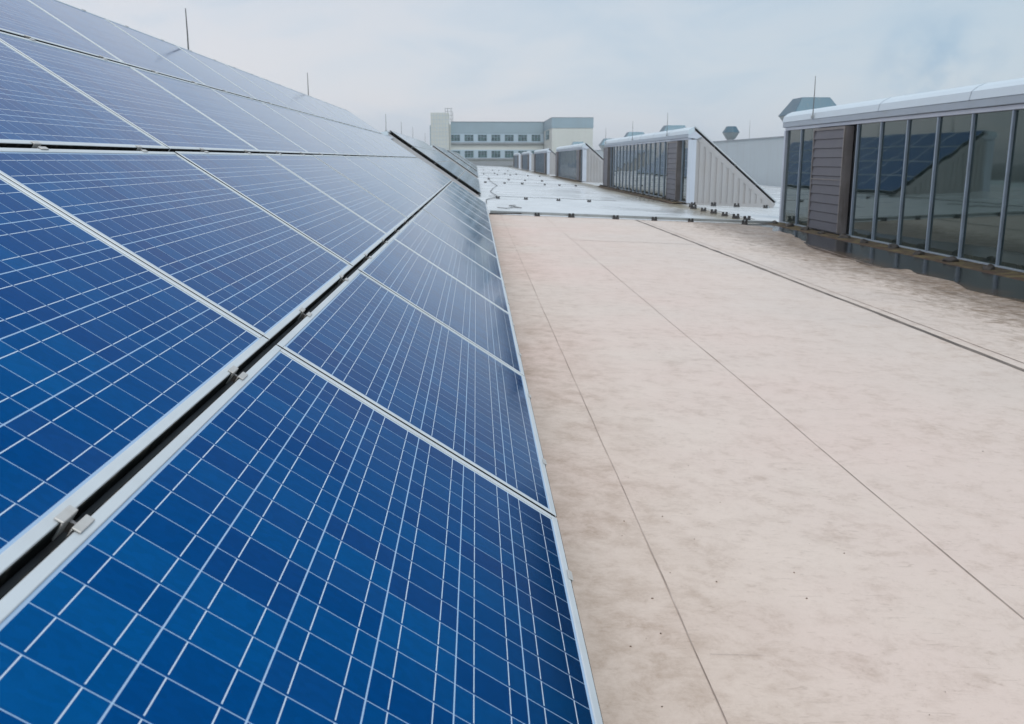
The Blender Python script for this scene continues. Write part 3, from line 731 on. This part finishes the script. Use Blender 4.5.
# black cable straying over the white roof
pts = [(.10, 24.2), (.22, 25.4), (.32, 27.2), (.30, 29.0), (.42, 30.2), (.62, 30.9), (.72, 32.5), (.60, 34.5), (.58, 37), (.72, 41), (1.0, 46), (.9, 51.5), (.78, 60), (.9, 72)]
tag(MB().tube([(x + .03 * math.sin(i * 2.1), y, roof_z(x) + .03) for i, (x, y) in enumerate(pts)], .010, 6).build('black_cable', M['black'], smooth=True), 'black cable snaking over the white roof beside the left panels', 'cable')
tag(MB().tube([(x, y, roof_z(x) + .025) for x, y in ((.55, 24.6), (.8, 24.3), (1.0, 25.1), (1.2, 24.9), (.9, 25.9), (1.1, 26.3))], .01, 5).build('loose_wire', M['wire']), 'short curled wire lying on the white roof just past the grey bar', 'wire')

# ------------------------------------------------------------------ white building along the right
wb = empty('white_hall', (20, 30, -2))
def PB(mb, nm, mt, par, org, **k):
    mb.v = [(a - org[0], b - org[1], c - org[2]) for a, b, c in mb.v]; return mb.build(nm, mt, par, **k)
PB(MB().box((20, 30, -2.3), (44, 172, 1.38)), 'wall', M['render_white'], wb, (20, 30, -2))
PB(MB().box((19.9, 29.9, 1.384), (44.1, 172.1, 1.47)), 'coping', M['ledge'], wb, (20, 30, -2))
PB(MB().box((19.6, 29.8, -2.1), (19.996, 172, -1.86)), 'kerb', M['ledge'], wb, (20, 30, -2))
tag(wb, 'long plain white wall with grey coping behind the right rooflights', 'building')
for x, y, lb in ((20.3, 70, 'faint thin mast on the white wall beside the mushroom hood'),): rod(x, y, 1.4, 2.8, lb)

# ------------------------------------------------------------------ office block at the far end
ob = empty('office_block', (-6, 230, -13)); O = (-6, 230, -13)
Yf = 230.0; ZB = -13
def ztop(x): return 8.35 + (x + 6) / 22 * .5
PB(MB().box((-6.4, Yf + .2, ZB), (16.4, Yf + 14, 8.2)), 'wall', M['cream'], ob, O)
# cladding bands; the front wall stands behind them
PB(MB().box((-6.0, Yf - .05, 6.05), (16.4, Yf + .199, 8.75)), 'parapet_band', M['bluegrey'], ob, O)
PB(MB().box((-6.1, Yf - .12, 8.753), (16.5, Yf + .3, 8.86)), 'coping', M['ledge'], ob, O)
for z0, z1 in ((3.98, 6.047), (.22, 2.25)):
    PB(MB().box((-6.0, Yf, z0), (16.4, Yf + .199, z1)), 'window_band', M['bluelight'], ob, O)
for z0 in (3.62, -.06):
    PB(MB().box((-6.0, Yf - .25, z0), (16.4, Yf + .199, z0 + .32)), 'ledge', M['ledge'], ob, O)
PB(MB().box((-6.0, Yf - .15, -1.6), (16.4, Yf + .199, -.55)), 'base_band', M['ledge'], ob, O)
for z0, z1 in ((4.3, 5.76), (.42, 1.98)):
    for k in range(7):
        xc = -4.9 + 3.24 * k
        fm = MB(); wd = 1.06
        fo = PB(MB().box((xc - wd, Yf - .06, z0), (xc + wd, Yf - .003, z1)), 'window', M['wglass'], ob, O)
        for q in (-1, -.34, .34, 1): fm.box((xc + q * wd - .035, Yf - .09, z0 - .04), (xc + q * wd + .035, Yf - .062, z1 + .04))
        fm.box((xc - wd, Yf - .1, z0 + (z1 - z0) * .62), (xc + wd, Yf - .091, z0 + (z1 - z0) * .62 + .06))
        PB(fm, 'window_frame', M['mullion'], fo, O)
# stair tower on the left with a tile grid
tw = MB(); tw.box((-10.75, Yf - 1.5, ZB), (-6.45, Yf + 6, 10.83)); to = PB(tw, 'stair_tower', M['cream'], ob, O)
gr = MB()
for k in range(1, 6): x = -10.75 + 4.3 * k / 6; gr.box((x - .03, Yf - 1.54, -3), (x + .03, Yf - 1.503, 10.8))
for k in range(14): zz = 10.2 - k * .95; gr.box((-10.7, Yf - 1.538, zz - .03), (-6.5, Yf - 1.504, zz + .03))
PB(gr, 'panel_joints', M['bluelight'], to, O)
PB(MB().box((-11.0, Yf - 1.4, ZB), (-10.77, Yf + 3, 7.9)), 'downpipe_recess', M['bluegrey'], to, O)
an = MB()
for x in (-7.3, -6.7, -5.9, -5.5): an.tube([(x, Yf, 8.3), (x, Yf, 12.0 if x < -5.6 else 11.0)], .07, 5)
for zz in (9.4, 10.3, 11.2, 11.9): an.tube([(-7.3, Yf, zz), (-5.5, Yf, zz)], .05, 5)
PB(an, 'antenna_frame', M['galv'], ob, O)
# projecting right wing
wg = PB(MB().box((16.5, 206, ZB), (25.4, 232, 6.62)), 'projecting_wing', M['cream'], ob, O)
PB(MB().box((16.42, 205.92, 6.623), (25.48, 232, 8.75)), 'wing_parapet', M['bluegrey'], wg, O)
PB(MB().box((16.38, 205.88, 8.753), (25.52, 232, 8.87)), 'wing_coping', M['ledge'], wg, O)
PB(MB().box((16.40, 214, 4.4), (16.497, 224, 6.4)), 'side_window', M['wglass'], wg, O)
tag(ob, 'pale office block with blue-grey parapet, two window rows and a tiled stair tower', 'building')

# ------------------------------------------------------------------ damp air
hm = bpy.data.materials.new('haze_air'); hm.use_nodes = True; ht = hm.node_tree
for n_ in list(ht.nodes): ht.nodes.remove(n_)
ho = ht.nodes.new('ShaderNodeOutputMaterial'); hv = ht.nodes.new('ShaderNodeVolumePrincipled'); ht.links.new(hv.outputs[0], ho.inputs['Volume'])
hv.inputs['Color'].default_value = (.95, .97, 1, 1); hv.inputs['Density'].default_value = .0006; hv.inputs['Anisotropy'].default_value = .3
tag(MB().box((-1610, -210, -14), (1610, 2410, 14)).build('haze', hm), kind='stuff')
